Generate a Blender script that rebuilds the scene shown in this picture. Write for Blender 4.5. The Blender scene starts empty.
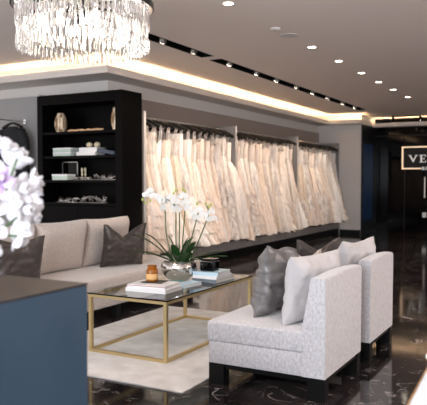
import bpy, bmesh, math, random
from mathutils import Vector, Matrix, noise
R = math.radians
PI = math.pi
S = bpy.context.scene
COL = S.collection
random.seed(7)

# ------------------------------------------------------------------ camera
cam_d = bpy.data.cameras.new('camera')
cam = bpy.data.objects.new('camera', cam_d)
COL.objects.link(cam)
S.camera = cam
cam_d.sensor_width = 36
cam_d.lens = 642.0 / 427 * 36
cam.location = (0, 0, 1.4)
cam.rotation_euler = (R(90 - 1.918), 0, R(28.907))
cam_d.clip_start = 0.05
cam_d.dof.use_dof = True
cam_d.dof.focus_distance = 4.9
cam_d.dof.aperture_fstop = 3.6

# ------------------------------------------------------------------ world, exposure, big lights
S.view_settings.view_transform = 'Standard'
S.view_settings.look = 'None'
S.view_settings.gamma = 1
S.view_settings.use_curve_mapping = False
S.view_settings.exposure = 0.95
W = bpy.data.worlds.new('world')
S.world = W
W.use_nodes = True
W.node_tree.nodes['Background'].inputs[0].default_value = (1.0, 0.95, 0.93, 1)
W.node_tree.nodes['Background'].inputs[1].default_value = 0.60


def area(name, loc, target, sx, sy, power, col):
    l = bpy.data.lights.new(name, 'AREA')
    l.shape = 'RECTANGLE'; l.size = sx; l.size_y = sy
    l.energy = power; l.color = col
    o = bpy.data.objects.new(name, l); COL.objects.link(o)
    o.location = loc
    o.rotation_euler = (Vector(target) - Vector(loc)).to_track_quat('-Z', 'Y').to_euler()
    return o


# assumed daylight, unseen area light added behind and to the left of the camera
area('assumed_daylight_fill', (-1.6, -2.2, 1.7), (-2.2, 5, 1.9), 4.0, 2.4, 260, (0.86, 0.92, 1.0))
# added warm fill from the right, tilted up to brighten the ceiling
area('side_fill_light', (4.2, 6.0, 1.5), (-2.4, 7.0, 2.8), 2.4, 6.0, 105, (1.0, 0.78, 0.68))


# ------------------------------------------------------------------ materials
def mat(name, col, rough=.6, metal=0., spec=.5, sheen=0., trans=0., ior=1.45, coat=0., emis=None, estr=0.,
        noise_scale=None, noise_amt=0., bump=0., bump_scale=60., stretch=None, col2=None, thresh=(0.35, .65), sss=0.):
    m = bpy.data.materials.new(name); m.use_nodes = True
    nt = m.node_tree; b = nt.nodes['Principled BSDF']
    b.inputs['Base Color'].default_value = (*col, 1)
    b.inputs['Roughness'].default_value = rough
    b.inputs['Metallic'].default_value = metal
    b.inputs['Specular IOR Level'].default_value = spec
    b.inputs['Sheen Weight'].default_value = sheen
    b.inputs['Transmission Weight'].default_value = trans
    b.inputs['IOR'].default_value = ior
    b.inputs['Coat Weight'].default_value = coat
    if emis:
        b.inputs['Emission Color'].default_value = (*emis, 1)
        b.inputs['Emission Strength'].default_value = estr
    tc = nt.nodes.new('ShaderNodeTexCoord')
    mp = nt.nodes.new('ShaderNodeMapping')
    nt.links.new(tc.outputs['Object'], mp.inputs[0])
    if stretch: mp.inputs['Scale'].default_value = stretch
    if col2 is not None:
        n = nt.nodes.new('ShaderNodeTexNoise'); n.inputs['Scale'].default_value = noise_scale or 5
        n.inputs['Detail'].default_value = 6
        r = nt.nodes.new('ShaderNodeValToRGB')
        r.color_ramp.elements[0].position = thresh[0]; r.color_ramp.elements[1].position = thresh[1]
        r.color_ramp.elements[0].color = (*col, 1); r.color_ramp.elements[1].color = (*col2, 1)
        nt.links.new(mp.outputs[0], n.inputs['Vector']); nt.links.new(n.outputs[0], r.inputs[0])
        nt.links.new(r.outputs[0], b.inputs['Base Color'])
    if bump:
        n2 = nt.nodes.new('ShaderNodeTexNoise'); n2.inputs['Scale'].default_value = bump_scale
        n2.inputs['Detail'].default_value = 4
        bp = nt.nodes.new('ShaderNodeBump'); bp.inputs['Strength'].default_value = bump
        bp.inputs['Distance'].default_value = 0.01
        nt.links.new(mp.outputs[0], n2.inputs['Vector']); nt.links.new(n2.outputs[0], bp.inputs['Height'])
        nt.links.new(bp.outputs[0], b.inputs['Normal'])
    return m


M = {}
M['ceiling'] = mat('ceiling_paint', (.84, .75, .70), .7)
M['cove'] = mat('cove_paint', (.62, .58, .55), .7)
M['wall_light'] = mat('wall_paint', (.60, .57, .55), .75)
M['wall_grey'] = mat('wall_grey_panel', (.30, .29, .29), .6)
M['wall_brown'] = mat('header_panel', (.28, .235, .215), .6)
M['unit'] = mat('wardrobe_board', (.23, .215, .21), .5)
M['unit_edge'] = mat('wardrobe_edge', (.50, .48, .47), .5)
M['black_wood'] = mat('black_stained_wood', (.002, .0017, .0017), .4, spec=.08, bump=.1, bump_scale=30, stretch=(1, 1, .1))
M['black'] = mat('black_satin', (.004, .004, .004), .35, spec=.25)
M['matte_black'] = mat('matte_black', (.003, .003, .003), .8, spec=.1)
M['black_glass'] = mat('black_gloss_glass', (.001, .001, .0015), .05, spec=.2)
M['chrome'] = mat('chrome', (.75, .75, .76), .15, 1)
M['steel'] = mat('brushed_steel', (.55, .53, .5), .3, 1)
M['brass'] = mat('satin_brass', (.66, .51, .27), .38, 1, bump=.03)
M['gold'] = mat('gold_trim', (.85, .55, .22), .3, 1)
M['led'] = mat('led_strip', (1, .8, .5), .5, emis=(1.0, .74, .44), estr=22)
M['lens'] = mat('lamp_lens', (1, .9, .8), .4, emis=(1, .86, .68), estr=9)
M['lens_dim'] = mat('lamp_lens_side', (.9, .85, .8), .3, emis=(1, .86, .68), estr=.5)
M['bulb'] = mat('bulb_glow', (1, .9, .8), .4, emis=(1, .84, .66), estr=14)
M['blue_window'] = mat('blue_lit_window', (.004, .012, .03), .3, emis=(.01, .10, .30), estr=.022)
M['sign_frame'] = mat('sign_frame_gold', (.85, .68, .5), .4, .2, emis=(1, .72, .48), estr=.3)
M['sign_white'] = mat('sign_letters', (.75, .75, .75), .5, emis=(.9, .9, .9), estr=.1)
M['sofa'] = mat('sofa_chenille', (.44, .37, .335), .85, sheen=.5, bump=.5, bump_scale=90, col2=(.56, .50, .46), noise_scale=60, thresh=(.36, .64))
M['chair_fabric'] = mat('chair_chenille', (.42, .405, .425), .85, sheen=.5, bump=.7, bump_scale=110, col2=(.58, .565, .59), noise_scale=75, thresh=(.34, .66), stretch=(1, 1, .5))
M['white_cushion'] = mat('pale_silver_fabric', (.49, .475, .485), .7, sheen=.2, bump=.9, bump_scale=16)
M['silver_cushion'] = mat('silver_satin', (.20, .19, .19), .32, .35, sheen=.05, bump=.9, bump_scale=9, stretch=(.6, 1, 2.4))
M['taupe_cushion'] = mat('taupe_velvet', (.055, .043, .039), .36, .2, sheen=.08, bump=.5, bump_scale=12)
M['beige_cushion'] = mat('beige_satin', (.40, .34, .30), .4, .15, sheen=.4, bump=.3, bump_scale=25)
M['rug'] = mat('rug_pile', (.60, .57, .55), .95, sheen=.3, bump=1.0, bump_scale=160, col2=(.74, .72, .71), noise_scale=7)
M['counter_blue'] = mat('counter_slate_blue', (.035, .068, .11), .5, spec=.3, col2=(.045, .08, .122), noise_scale=4)
M['counter_top'] = mat('counter_dark_top', (.028, .022, .022), .4, spec=.25, col2=(.04, .032, .03), noise_scale=6)
M['petal'] = mat('white_petal', (.74, .73, .76), .5, spec=.3)
M['petal_lilac'] = mat('lilac_petal', (.55, .42, .66), .5)
M['orchid_white'] = mat('orchid_petal', (.70, .70, .69), .5)
M['orchid_lip'] = mat('orchid_lip', (.75, .68, .25), .5)
M['bud'] = mat('green_bud', (.42, .48, .12), .5)
M['stem'] = mat('plant_stem', (.06, .11, .03), .5)
M['leaf'] = mat('orchid_leaf', (.012, .045, .012), .3, col2=(.03, .085, .02), noise_scale=8)
M['moss'] = mat('moss', (.35, .34, .28), .9, bump=1, bump_scale=60)
M['silver'] = mat('mercury_silver', (.72, .69, .66), .14, 1, bump=.4, bump_scale=14)
M['teal'] = mat('turquoise_glaze', (.25, .62, .62), .25)
M['amber'] = mat('amber_glass', (.42, .13, .008), .12, trans=.3, spec=.6)
M['wax'] = mat('candle_wax', (.75, .45, .18), .5)
M['book_white'] = mat('book_cover_white', (.80, .79, .80), .35)
M['book_pages'] = mat('book_pages', (.70, .68, .66), .8)
M['book_red'] = mat('book_cover_red', (.42, .10, .12), .4)
M['book_dark'] = mat('book_cover_dark', (.035, .03, .03), .4)
M['book_blue'] = mat('book_cover_pale_blue', (.50, .66, .76), .4)
M['book_grey'] = mat('book_cover_grey', (.16, .19, .22), .4)
M['jacket'] = mat('black_cloth', (.008, .008, .011), .8, bump=.3, bump_scale=30)
M['pink_cloth'] = mat('blush_satin', (.58, .33, .27), .45, sheen=.3)
M['floral'] = mat('floral_lace', (.30, .22, .24), .7, col2=(.55, .50, .52), noise_scale=26)
M['wood_gold'] = mat('gilded_wood', (.30, .17, .08), .4, .2, col2=(.90, .74, .55), noise_scale=14, stretch=(3, 3, .1), thresh=(.45, .55))
M['tan_wood'] = mat('tan_driftwood', (.85, .52, .30), .5)
M['mint'] = mat('mint_box', (.55, .66, .58), .6)
M['ivory_ball'] = mat('gold_ball', (.70, .60, .42), .35)
M['navy'] = mat('navy_cover', (.06, .075, .11), .5)
M['jewel'] = mat('silver_beading', (.5, .47, .46), .3, .8, bump=1, bump_scale=90)
M['white_lacquer'] = mat('white_lacquer', (.75, .79, .86), .3)
M['paper'] = mat('white_card', (.82, .82, .84), .6)
M['plastic_white'] = mat('white_plastic', (.62, .58, .56), .5)
M['hanger'] = mat('hanger_black', (.004, .004, .004), .4)


def gown_mat(name, c1, c2, bump_scale, bump, sheen=.3, sc=30):
    m = mat(name, c1, .75, sheen=sheen, bump=bump, bump_scale=bump_scale, col2=c2, noise_scale=sc, stretch=(1, 1, .35))
    return m


M['gown'] = [gown_mat('ivory_tulle', (.72, .64, .58), (.84, .78, .73), 90, .5),
             gown_mat('blush_tulle', (.72, .60, .53), (.82, .72, .65), 80, .5),
             gown_mat('champagne_satin', (.68, .56, .46), (.78, .68, .58), 14, .4),
             gown_mat('lace', (.50, .44, .41), (.86, .81, .77), 40, 1.0, sc=16),
             gown_mat('white_silk', (.80, .76, .73), (.88, .85, .83), 10, .3)]


def glass_mat():
    m = bpy.data.materials.new('table_glass'); m.use_nodes = True
    nt = m.node_tree; nt.nodes.clear()
    o = nt.nodes.new('ShaderNodeOutputMaterial'); mx = nt.nodes.new('ShaderNodeMixShader')
    t = nt.nodes.new('ShaderNodeBsdfTransparent'); t.inputs[0].default_value = (.88, .92, .91, 1)
    g = nt.nodes.new('ShaderNodeBsdfGlossy'); g.inputs['Roughness'].default_value = .02
    f = nt.nodes.new('ShaderNodeFresnel'); f.inputs[0].default_value = 1.55
    ge = nt.nodes.new('ShaderNodeNewGeometry'); mu = nt.nodes.new('ShaderNodeMath'); mu.operation = 'MULTIPLY'
    iv = nt.nodes.new('ShaderNodeMath'); iv.operation = 'SUBTRACT'; iv.inputs[0].default_value = 1
    nt.links.new(ge.outputs['Backfacing'], iv.inputs[1]); nt.links.new(f.outputs[0], mu.inputs[0]); nt.links.new(iv.outputs[0], mu.inputs[1])
    nt.links.new(mu.outputs[0], mx.inputs[0]); nt.links.new(t.outputs[0], mx.inputs[1])
    nt.links.new(g.outputs[0], mx.inputs[2]); nt.links.new(mx.outputs[0], o.inputs[0])
    return m


M['glass'] = glass_mat()


def crystal_mat():
    m = bpy.data.materials.new('cut_crystal'); m.use_nodes = True
    nt = m.node_tree; nt.nodes.clear()
    o = nt.nodes.new('ShaderNodeOutputMaterial')
    mx = nt.nodes.new('ShaderNodeMixShader'); mx.inputs[0].default_value = .16
    mx2 = nt.nodes.new('ShaderNodeMixShader'); mx2.inputs[0].default_value = .5
    g = nt.nodes.new('ShaderNodeBsdfGlass'); g.inputs['IOR'].default_value = 1.6; g.inputs['Roughness'].default_value = .02
    tr = nt.nodes.new('ShaderNodeBsdfTranslucent'); tr.inputs[0].default_value = (.80, .76, .75, 1)
    d = nt.nodes.new('ShaderNodeBsdfGlossy'); d.inputs[0].default_value = (.9, .88, .88, 1); d.inputs['Roughness'].default_value = .08
    nt.links.new(tr.outputs[0], mx2.inputs[1]); nt.links.new(d.outputs[0], mx2.inputs[2])
    nt.links.new(g.outputs[0], mx.inputs[1]); nt.links.new(mx2.outputs[0], mx.inputs[2])
    nt.links.new(mx.outputs[0], o.inputs[0])
    return m


M['crystal'] = crystal_mat()


def marble():
    m = bpy.data.materials.new('black_marble'); m.use_nodes = True
    nt = m.node_tree; b = nt.nodes['Principled BSDF']; N = nt.nodes.new; L = nt.links.new
    tc = N('ShaderNodeTexCoord')
    # thin veins where distorted noise crosses its middle value
    def vein(scale, dist, width, seed):
        mp = N('ShaderNodeMapping'); mp.inputs['Location'].default_value = (seed, seed * 2, 0); L(tc.outputs['Object'], mp.inputs[0])
        n = N('ShaderNodeTexNoise'); n.inputs['Scale'].default_value = scale; n.inputs['Detail'].default_value = 5
        n.inputs['Distortion'].default_value = dist
        L(mp.outputs[0], n.inputs['Vector'])
        a = N('ShaderNodeMath'); a.operation = 'SUBTRACT'; a.inputs[1].default_value = .5; L(n.outputs[0], a.inputs[0])
        c = N('ShaderNodeMath'); c.operation = 'ABSOLUTE'; L(a.outputs[0], c.inputs[0])
        r = N('ShaderNodeMapRange'); r.inputs['From Min'].default_value = 0; r.inputs['From Max'].default_value = width
        r.inputs['To Min'].default_value = 1; r.inputs['To Max'].default_value = 0; L(c.outputs[0], r.inputs['Value'])
        k = N('ShaderNodeTexNoise'); k.inputs['Scale'].default_value = scale * 1.3; L(mp.outputs[0], k.inputs['Vector'])
        rr = N('ShaderNodeMapRange'); rr.inputs['From Min'].default_value = .5; rr.inputs['From Max'].default_value = .68; L(k.outputs[0], rr.inputs['Value'])
        mm = N('ShaderNodeMath'); mm.operation = 'MULTIPLY'; L(r.outputs[0], mm.inputs[0]); L(rr.outputs[0], mm.inputs[1])
        return mm
    v1 = vein(2.6, 1.2, .010, 0); v2 = vein(7, .8, .014, 5)
    ad = N('ShaderNodeMath'); ad.operation = 'MAXIMUM'; L(v1.outputs[0], ad.inputs[0]); L(v2.outputs[0], ad.inputs[1])
    n = N('ShaderNodeTexNoise'); n.inputs['Scale'].default_value = 1.6; n.inputs['Detail'].default_value = 8; L(tc.outputs['Object'], n.inputs['Vector'])
    r = N('ShaderNodeValToRGB'); r.color_ramp.elements[0].position = .4; r.color_ramp.elements[1].position = .75
    r.color_ramp.elements[0].color = (.006, .005, .006, 1); r.color_ramp.elements[1].color = (.035, .028, .028, 1)
    L(n.outputs[0], r.inputs[0])
    mx = N('ShaderNodeMixRGB'); L(ad.outputs[0], mx.inputs[0]); L(r.outputs[0], mx.inputs[1]); mx.inputs[2].default_value = (.42, .38, .38, 1)
    # tile joints
    br = N('ShaderNodeTexBrick'); br.offset = 0; br.inputs['Scale'].default_value = 1
    br.inputs['Brick Width'].default_value = 1.2; br.inputs['Row Height'].default_value = 1.2
    br.inputs['Mortar Size'].default_value = .004; br.inputs['Mortar Smooth'].default_value = 0
    br.inputs['Color1'].default_value = (0, 0, 0, 1); br.inputs['Color2'].default_value = (0, 0, 0, 1); br.inputs['Mortar'].default_value = (1, 1, 1, 1)
    L(tc.outputs['Object'], br.inputs['Vector'])
    m2 = N('ShaderNodeMixRGB'); L(br.outputs['Color'], m2.inputs[0]); L(mx.outputs[0], m2.inputs[1]); m2.inputs[2].default_value = (.035, .022, .016, 1)
    L(m2.outputs[0], b.inputs['Base Color'])
    b.inputs['Roughness'].default_value = .085
    b.inputs['Specular IOR Level'].default_value = .5
    n3 = N('ShaderNodeTexNoise'); n3.inputs['Scale'].default_value = 5; L(tc.outputs['Object'], n3.inputs['Vector'])
    bp = N('ShaderNodeBump'); bp.inputs['Strength'].default_value = .035; bp.inputs['Distance'].default_value = .01
    L(n3.outputs[0], bp.inputs['Height']); L(bp.outputs[0], b.inputs['Normal'])
    return m


M['marble'] = marble()


# ------------------------------------------------------------------ mesh helpers
def link(name, bm, m, parent=None, local=False, smooth=None):
    me = bpy.data.meshes.new(name)
    bmesh.ops.recalc_face_normals(bm, faces=bm.faces)
    bm.to_mesh(me); bm.free()
    o = bpy.data.objects.new(name, me); COL.objects.link(o)
    for mm in (m if isinstance(m, (list, tuple)) else [m]): me.materials.append(mm)
    if smooth is not None:
        for p in me.polygons: p.use_smooth = True
        if smooth > 0:
            me.set_sharp_from_angle(angle=R(smooth))
    if parent:
        o.parent = parent
        if not local:
            p = parent; t = Vector()
            while p: t += p.location; p = p.parent
            me.transform(Matrix.Translation(-t))
    return o


def thing(name, label, cat, loc=(0, 0, 0), rotz=0, group=None):
    o = bpy.data.objects.new(name, None); COL.objects.link(o)
    o.empty_display_size = .1
    o.location = loc; o.rotation_euler = (0, 0, rotz)
    return tag(o, label, cat, group)


def tag(o, label, cat, group=None):
    o['label'] = label; o['category'] = cat
    if group: o['group'] = group
    return o


def struct(o):
    o['kind'] = 'structure'; return o


def box(bm, x0, x1, y0, y1, z0, z1, bev=0, seg=2):
    vs = [bm.verts.new((x, y, z)) for x in (x0, x1) for y in (y0, y1) for z in (z0, z1)]
    fs = [bm.faces.new([vs[i] for i in f]) for f in ((0, 1, 3, 2), (4, 6, 7, 5), (0, 4, 5, 1), (2, 3, 7, 6), (0, 2, 6, 4), (1, 5, 7, 3))]
    if bev:
        es = list({e for f in fs for e in f.edges})
        bmesh.ops.bevel(bm, geom=es, offset=bev, segments=seg, affect='EDGES', profile=.6)
    return vs


def B(x0, x1, y0, y1, z0, z1, bev=0, seg=2):
    bm = bmesh.new(); box(bm, x0, x1, y0, y1, z0, z1, bev, seg); return bm


def ring(bm, pts):
    return [bm.verts.new(p) for p in pts]


def loft(bm, rings, cap=True, closed=True):
    rs = [ring(bm, r) for r in rings]
    n = len(rs[0])
    for a, b in zip(rs, rs[1:]):
        for i in range(n if closed else n - 1):
            j = (i + 1) % n
            bm.faces.new((a[i], a[j], b[j], b[i]))
    if cap:
        bm.faces.new(rs[0][::-1]); bm.faces.new(rs[-1])
    return rs


def lathe(bm, prof, c=(0, 0, 0), n=32, cap=True):
    loft(bm, [[(c[0] + r * math.cos(2 * PI * i / n), c[1] + r * math.sin(2 * PI * i / n), c[2] + z) for i in range(n)] for r, z in prof], cap)


def tube(bm, pts, rad, n=8):
    pts = [Vector(p) for p in pts]
    rings = []
    for i, p in enumerate(pts):
        d = (pts[min(i + 1, len(pts) - 1)] - pts[max(i - 1, 0)]).normalized()
        up = Vector((0, 0, 1)) if abs(d.z) < .9 else Vector((1, 0, 0))
        a = d.cross(up).normalized(); b = d.cross(a)
        r = rad[i] if isinstance(rad, (list, tuple)) else rad
        rings.append([p + a * r * math.cos(2 * PI * k / n) + b * r * math.sin(2 * PI * k / n) for k in range(n)])
    loft(bm, rings)


def curve_pts(ctrl, n=12):
    # Catmull-Rom through the control points
    c = [Vector(p) for p in ctrl]; c = [2 * c[0] - c[1]] + c + [2 * c[-1] - c[-2]]
    out = []
    for i in range(1, len(c) - 2):
        for k in range(n):
            t = k / n
            out.append(.5 * ((2 * c[i]) + (c[i + 1] - c[i - 1]) * t + (2 * c[i - 1] - 5 * c[i] + 4 * c[i + 1] - c[i + 2]) * t * t + (3 * c[i] - c[i - 1] - 3 * c[i + 1] + c[i + 2]) * t ** 3))
    out.append(c[-2]); return out


def prism(bm, outline, y0, y1):
    """extrude an x,z outline along y"""
    a = [bm.verts.new((x, y0, z)) for x, z in outline]; b = [bm.verts.new((x, y1, z)) for x, z in outline]
    n = len(a)
    bm.faces.new(a); bm.faces.new(b[::-1])
    for i in range(n):
        bm.faces.new((a[i], b[i], b[(i + 1) % n], a[(i + 1) % n]))


# ------------------------------------------------------------------ setting
struct(link('floor', B(-9.5, 5, -3, 19, -.05, 0), M['marble']))

# ceiling with two long recessed slots
CZ = 3.12
SX0, SX1 = -4.49, -4.30
bm = bmesh.new()
slots = [(4.2, 7.78), (8.02, 15.35)]
box(bm, -9.5, SX0, -3, 19, CZ, CZ + .05)
box(bm, SX1, 5, -3, 19, CZ, CZ + .05)
for a, b in ((-3, 4.2), (7.78, 8.02), (15.35, 19)):
    box(bm, SX0, SX1, a, b, CZ, CZ + .05)
struct(link('ceiling', bm, M['ceiling']))

# walls
struct(link('wall_left', B(-9.5, -5.9, 7.5, 7.6, 0, CZ), M['wall_light']))
struct(link('wall_dress_side', B(-6.0, -5.9, 7.6, 16.5, 0, CZ), M['wall_light']))
struct(link('wall_end', B(-6.0, -4.73, 16.5, 17.9, 0, CZ), M['wall_light']))
struct(link('wall_shopfront', B(-5.2, 5, 17.9, 18.0, 0, CZ), M['black_glass']))
bm = B(-5.28, -4.73, 16.47, 16.5, 0, .12)
struct(link('baseboard_end', bm, M['black']))
struct(link('trim_1', B(-9.5, -6.9, 7.47, 7.5, 0, 2.72), M['wall_grey']))      # grey panelled lower wall behind the jackets
struct(link('trim_2', B(-5.9, -5.87, 7.62, 16.5, 2.42, 2.68), M['wall_brown']))   # header above the wardrobe bays

# cove: shelf with upstand, running along wall_left, the dress wall, the end wall and the shopfront
LZ0, LZ1 = 2.87, 2.97
lip = [(-9.5, 6.95), (-5.48, 6.95), (-5.48, 16.1), (-4.66, 16.1), (-4.66, 17.55), (5, 17.55)]
back = [(-9.5, 7.5), (-5.9, 7.5), (-5.9, 16.5), (-4.73, 16.5), (-4.73, 17.9), (5, 17.9)]


def off(path, d):   # shift the lip path towards the wall
    sg = [(0, 1), (-1, 1), (-1, 1), (-1, 1), (-1, 1), (0, 1)]
    return [(x + s[0] * d, y + s[1] * d) for (x, y), s in zip(path, sg)]


bm = bmesh.new()
inner = off(lip, .035)


def sweep(bm, sec):   # sec: list of (path, z) forming a closed section
    cols = []
    for path, z in sec: cols.append([bm.verts.new((x, y, z)) for x, y in path])
    n = len(cols)
    for k in range(n):
        a, b = cols[k], cols[(k + 1) % n]
        for i in range(len(a) - 1): bm.faces.new((a[i], a[i + 1], b[i + 1], b[i]))


sweep(bm, [(lip, LZ0), (lip, LZ1), (inner, LZ1), (inner, LZ0 + .02), (back, LZ0 + .02), (back, LZ0)])
struct(link('trim_3', bm, M['cove']))
s0, s1 = off(lip, .07), off(lip, .10)
runs = ['above the jackets and bookcase', 'above the gown bays', 'above the pale end wall', 'at the corner of the end wall', 'above the black shopfront']
for k in range(5):
    (ax, ay), (bx, by), (cx2, cy2), (dx2, dy2) = s0[k], s0[k + 1], s1[k + 1], s1[k]
    bm = bmesh.new()
    x0, x1 = sorted((ax, bx)); y0, y1 = sorted((ay, by))
    if k % 2 == 0: box(bm, x0 + .04, x1 - .04, ay, ay + .03, LZ0 + .021, LZ0 + .035)
    else: box(bm, ax - .03, ax, y0 + .04, y1 - .04, LZ0 + .021, LZ0 + .035)
    tag(link('light_strip', bm, M['led']), 'warm white light strip in the ceiling cove ' + runs[k], 'light strip', 'cove light strips')

# shopfront: seams, blue lit window strip, door handle
struct(link('wall_shopfront_return', B(-4.73, -4.70, 16.52, 17.9, 0, 2.86), M['black']))
struct(link('window_1', B(-4.70, -4.69, 16.6, 17.5, .36, 2.38), M['blue_window']))
bm = B(-3.93, -3.91, 17.885, 17.9, .05, 2.6); box(bm, -4.73, 5, 17.885, 17.9, 2.62, 2.66)
struct(link('trim_4', bm, M['black']))
t = thing('door_handle', 'pale vertical bar handle on the black glass shopfront under the sign', 'handle', (-3.37, 17.82, 1.0))
bm = bmesh.new(); tube(bm, [(-3.37, 17.82, .95), (-3.37, 17.82, 1.5)], .018); link('bar', bm, M['steel'], t, smooth=40)
for z in (1.0, 1.45):
    bm = bmesh.new(); tube(bm, [(-3.37, 17.82, z), (-3.37, 17.9, z)], .012); link('mount', bm, M['chrome'], t, smooth=40)
link('lock_plate', B(-3.43, -3.33, 17.86, 17.9, .42, .55), M['steel'], t)

# ------------------------------------------------------------------ sign
t = thing('shop_sign', 'rectangular framed sign with pale letters VE on the black glass shopfront', 'sign', (-3.2, 17.82, 1.72))
bm = B(-3.98, -2.2, 17.82, 17.86, 2.30, 2.335)
box(bm, -3.98, -3.945, 17.82, 17.86, 1.72, 2.335)
box(bm, -2.235, -2.2, 17.82, 17.86, 1.72, 2.335)
box(bm, -3.98, -3.47, 17.82, 17.86, 1.72, 1.755)
box(bm, -2.75, -2.2, 17.82, 17.86, 1.72, 1.755)
link('frame', bm, M['sign_frame'], t)
link('backing', B(-3.95, -2.23, 17.86, 17.88, 1.75, 2.30), M['black'], t)
x, z, h = -3.78, 1.90, .20
bm = bmesh.new()   # serif V
for o_ in ([(x - .015, z + h), (x + .025, z + h), (x + .118, z + .045), (x + .10, z)],
           [(x + .175, z + h), (x + .195, z + h), (x + .10, z), (x + .10, z + .075)],
           [(x - .03, z + h), (x + .05, z + h), (x + .05, z + h - .012), (x - .03, z + h - .012)],
           [(x + .145, z + h), (x + .21, z + h), (x + .21, z + h - .012), (x + .145, z + h - .012)]):
    prism(bm, o_, 17.835, 17.86)
link('letter', bm, M['sign_white'], t)
x = -3.49
bm = bmesh.new()   # serif E
for a in ((x, x + .04, z, z + h), (x - .025, x + .14, z, z + .016), (x - .025, x + .14, z + h - .016, z + h), (x, x + .10, z + h / 2 - .008, z + h / 2 + .008),
          (x + .128, x + .14, z, z + .055), (x + .128, x + .14, z + h - .055, z + h), (x + .09, x + .10, z + h / 2 - .03, z + h / 2 + .03)):
    box(bm, a[0], a[1], 17.835, 17.86, a[2], a[3])
link('letter', bm, M['sign_white'], t)
bm = bmesh.new(); x = -3.445; z = 1.695
for a in ((0, .018, 0, .085), (0, .05, 0, .016), (0, .05, .069, .085), (0, .045, .036, .05), (.038, .055, .01, .04), (.036, .052, .046, .076)):
    box(bm, x + a[0], x + a[1], 17.835, 17.86, z + a[2], z + a[3])
link('small_letter', bm, M['sign_white'], t)
link('small_letter', B(-3.355, -3.335, 17.835, 17.86, 1.695, 1.78), M['sign_white'], t)

# ------------------------------------------------------------------ ceiling fittings
def trough(name, y0, y1, label):
    t = thing(name, label, 'light fitting', (-4.395, (y0 + y1) / 2, CZ), group=None)
    bm = bmesh.new()
    box(bm, SX0, SX0 + .006, y0, y1, CZ - .006, CZ + .10); box(bm, SX1 - .006, SX1, y0, y1, CZ - .006, CZ + .10)
    box(bm, SX0 + .006, SX1 - .006, y0, y0 + .006, CZ - .006, CZ + .1); box(bm, SX0 + .006, SX1 - .006, y1 - .006, y1, CZ - .006, CZ + .1)
    box(bm, SX0 + .006, SX1 - .006, y0 + .006, y1 - .006, CZ + .09, CZ + .10)
    link('housing', bm, M['matte_black'], t)
    return t


tr1 = trough('ceiling_track', 4.2, 7.78, 'nearer black recessed light slot in the ceiling, partly behind the chandelier')
tr2 = trough('ceiling_track', 8.02, 15.35, 'farther and longer black recessed light slot in the ceiling over the gown aisle')


def spotlight(loc, target, power, angle, col=(1, .80, .62), size=.04, blend=.6):
    l = bpy.data.lights.new('spot_lamp', 'SPOT'); l.energy = power; l.spot_size = R(angle); l.spot_blend = blend
    l.color = col; l.shadow_soft_size = size
    o = bpy.data.objects.new('spot_lamp', l); COL.objects.link(o); o.location = loc
    o.rotation_euler = (Vector(target) - Vector(loc)).to_track_quat('-Z', 'Y').to_euler()
    return o


def spot_head(loc, target, name='spotlight', r=.045, h=.10, bright=True, label='', group='spotlights in the ceiling slots'):
    t = thing(name, label, 'spotlight', loc, 0, group)
    d = (Vector(target) - Vector(loc)).normalized()
    p = Vector(loc)
    bm = bmesh.new(); tube(bm, [p - d * h / 2, p + d * h / 2], r, 16); link('housing', bm, M['steel' if bright else 'matte_black'], t, smooth=40)
    bm = bmesh.new(); tube(bm, [p + d * h / 2, p + d * (h / 2 + .004)], r * .85, 16); link('lens', bm, M['lens'], t)
    bm = bmesh.new(); tube(bm, [p - d * h * .1, Vector((p.x, p.y, CZ + (.0895 if group.startswith('spotlights in') else 0)))], .008, 6); link('bracket', bm, M['matte_black'], t)
    spotlight(p + d * (h / 2 + .02), target, SPOT_W, 62)
    return t


SPOT_W = 50
ys1 = [5.3, 6.68, 7.43]
ys2 = [8.47, 9.41, 10.22, 11.15, 12.0, 12.9, 13.9, 14.83]
where = ['hidden end of the nearer slot by the chandelier', 'nearer ceiling slot just right of the chandelier', 'far end of the nearer ceiling slot']
for y, w in zip(ys1, where):
    spot_head((-4.395, y, CZ + .035), (-5.5, y + .9, 1.1), label='small bright spotlight at the ' + w)
ordn = ['first', 'second', 'third', 'fourth', 'fifth', 'sixth', 'seventh', 'last and farthest']
for y, w in zip(ys2, ordn):
    spot_head((-4.395, y, CZ + .035), (-5.5, y + .35, 1.2), label='small spotlight in the longer ceiling slot, %s from its near end' % w)

# downlight row, then added out-of-view spots, mostly nearer the camera
def downlight(x, y, power, label):
    t = thing('downlight', label, 'downlight', (x, y, CZ), 0, 'recessed ceiling downlights')
    bm = bmesh.new(); lathe(bm, [(.048, -.003), (.062, -.006), (.066, -.001), (.066, .0)], (x, y, CZ), 24, False)
    link('trim_ring', bm, M['plastic_white'], t, smooth=30)
    bm = bmesh.new(); lathe(bm, [(.048, -.004), (.048, -.001)], (x, y, CZ), 24)
    link('lens', bm, M['lens'], t)
    spotlight((x, y, CZ - .03), (x, y, 0), power, 95, (1, .86, .74), .04, .8)


for y, w in zip([5.5, 7.79, 8.88, 10.02, 11.07, 12.12, 13.34], ['nearest, alone above the white chairs', 'second, beyond the round speaker', 'third from the camera', 'fourth from the camera', 'fifth from the camera', 'sixth from the camera', 'farthest, near the sign']):
    downlight(-2.91, y * 1.012, 40, 'round recessed ceiling downlight, %s' % w)
for x, y in ((-2.875, 3.2), (-.6, 3.0), (-.6, 5.2), (-.6, 7.6)):  # added unseen spots without fittings, extra light over the seating side
    spotlight((x, y, CZ - .03), (x, y, 0), 45, 95, (1, .86, .76), .05, .8)

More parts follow.
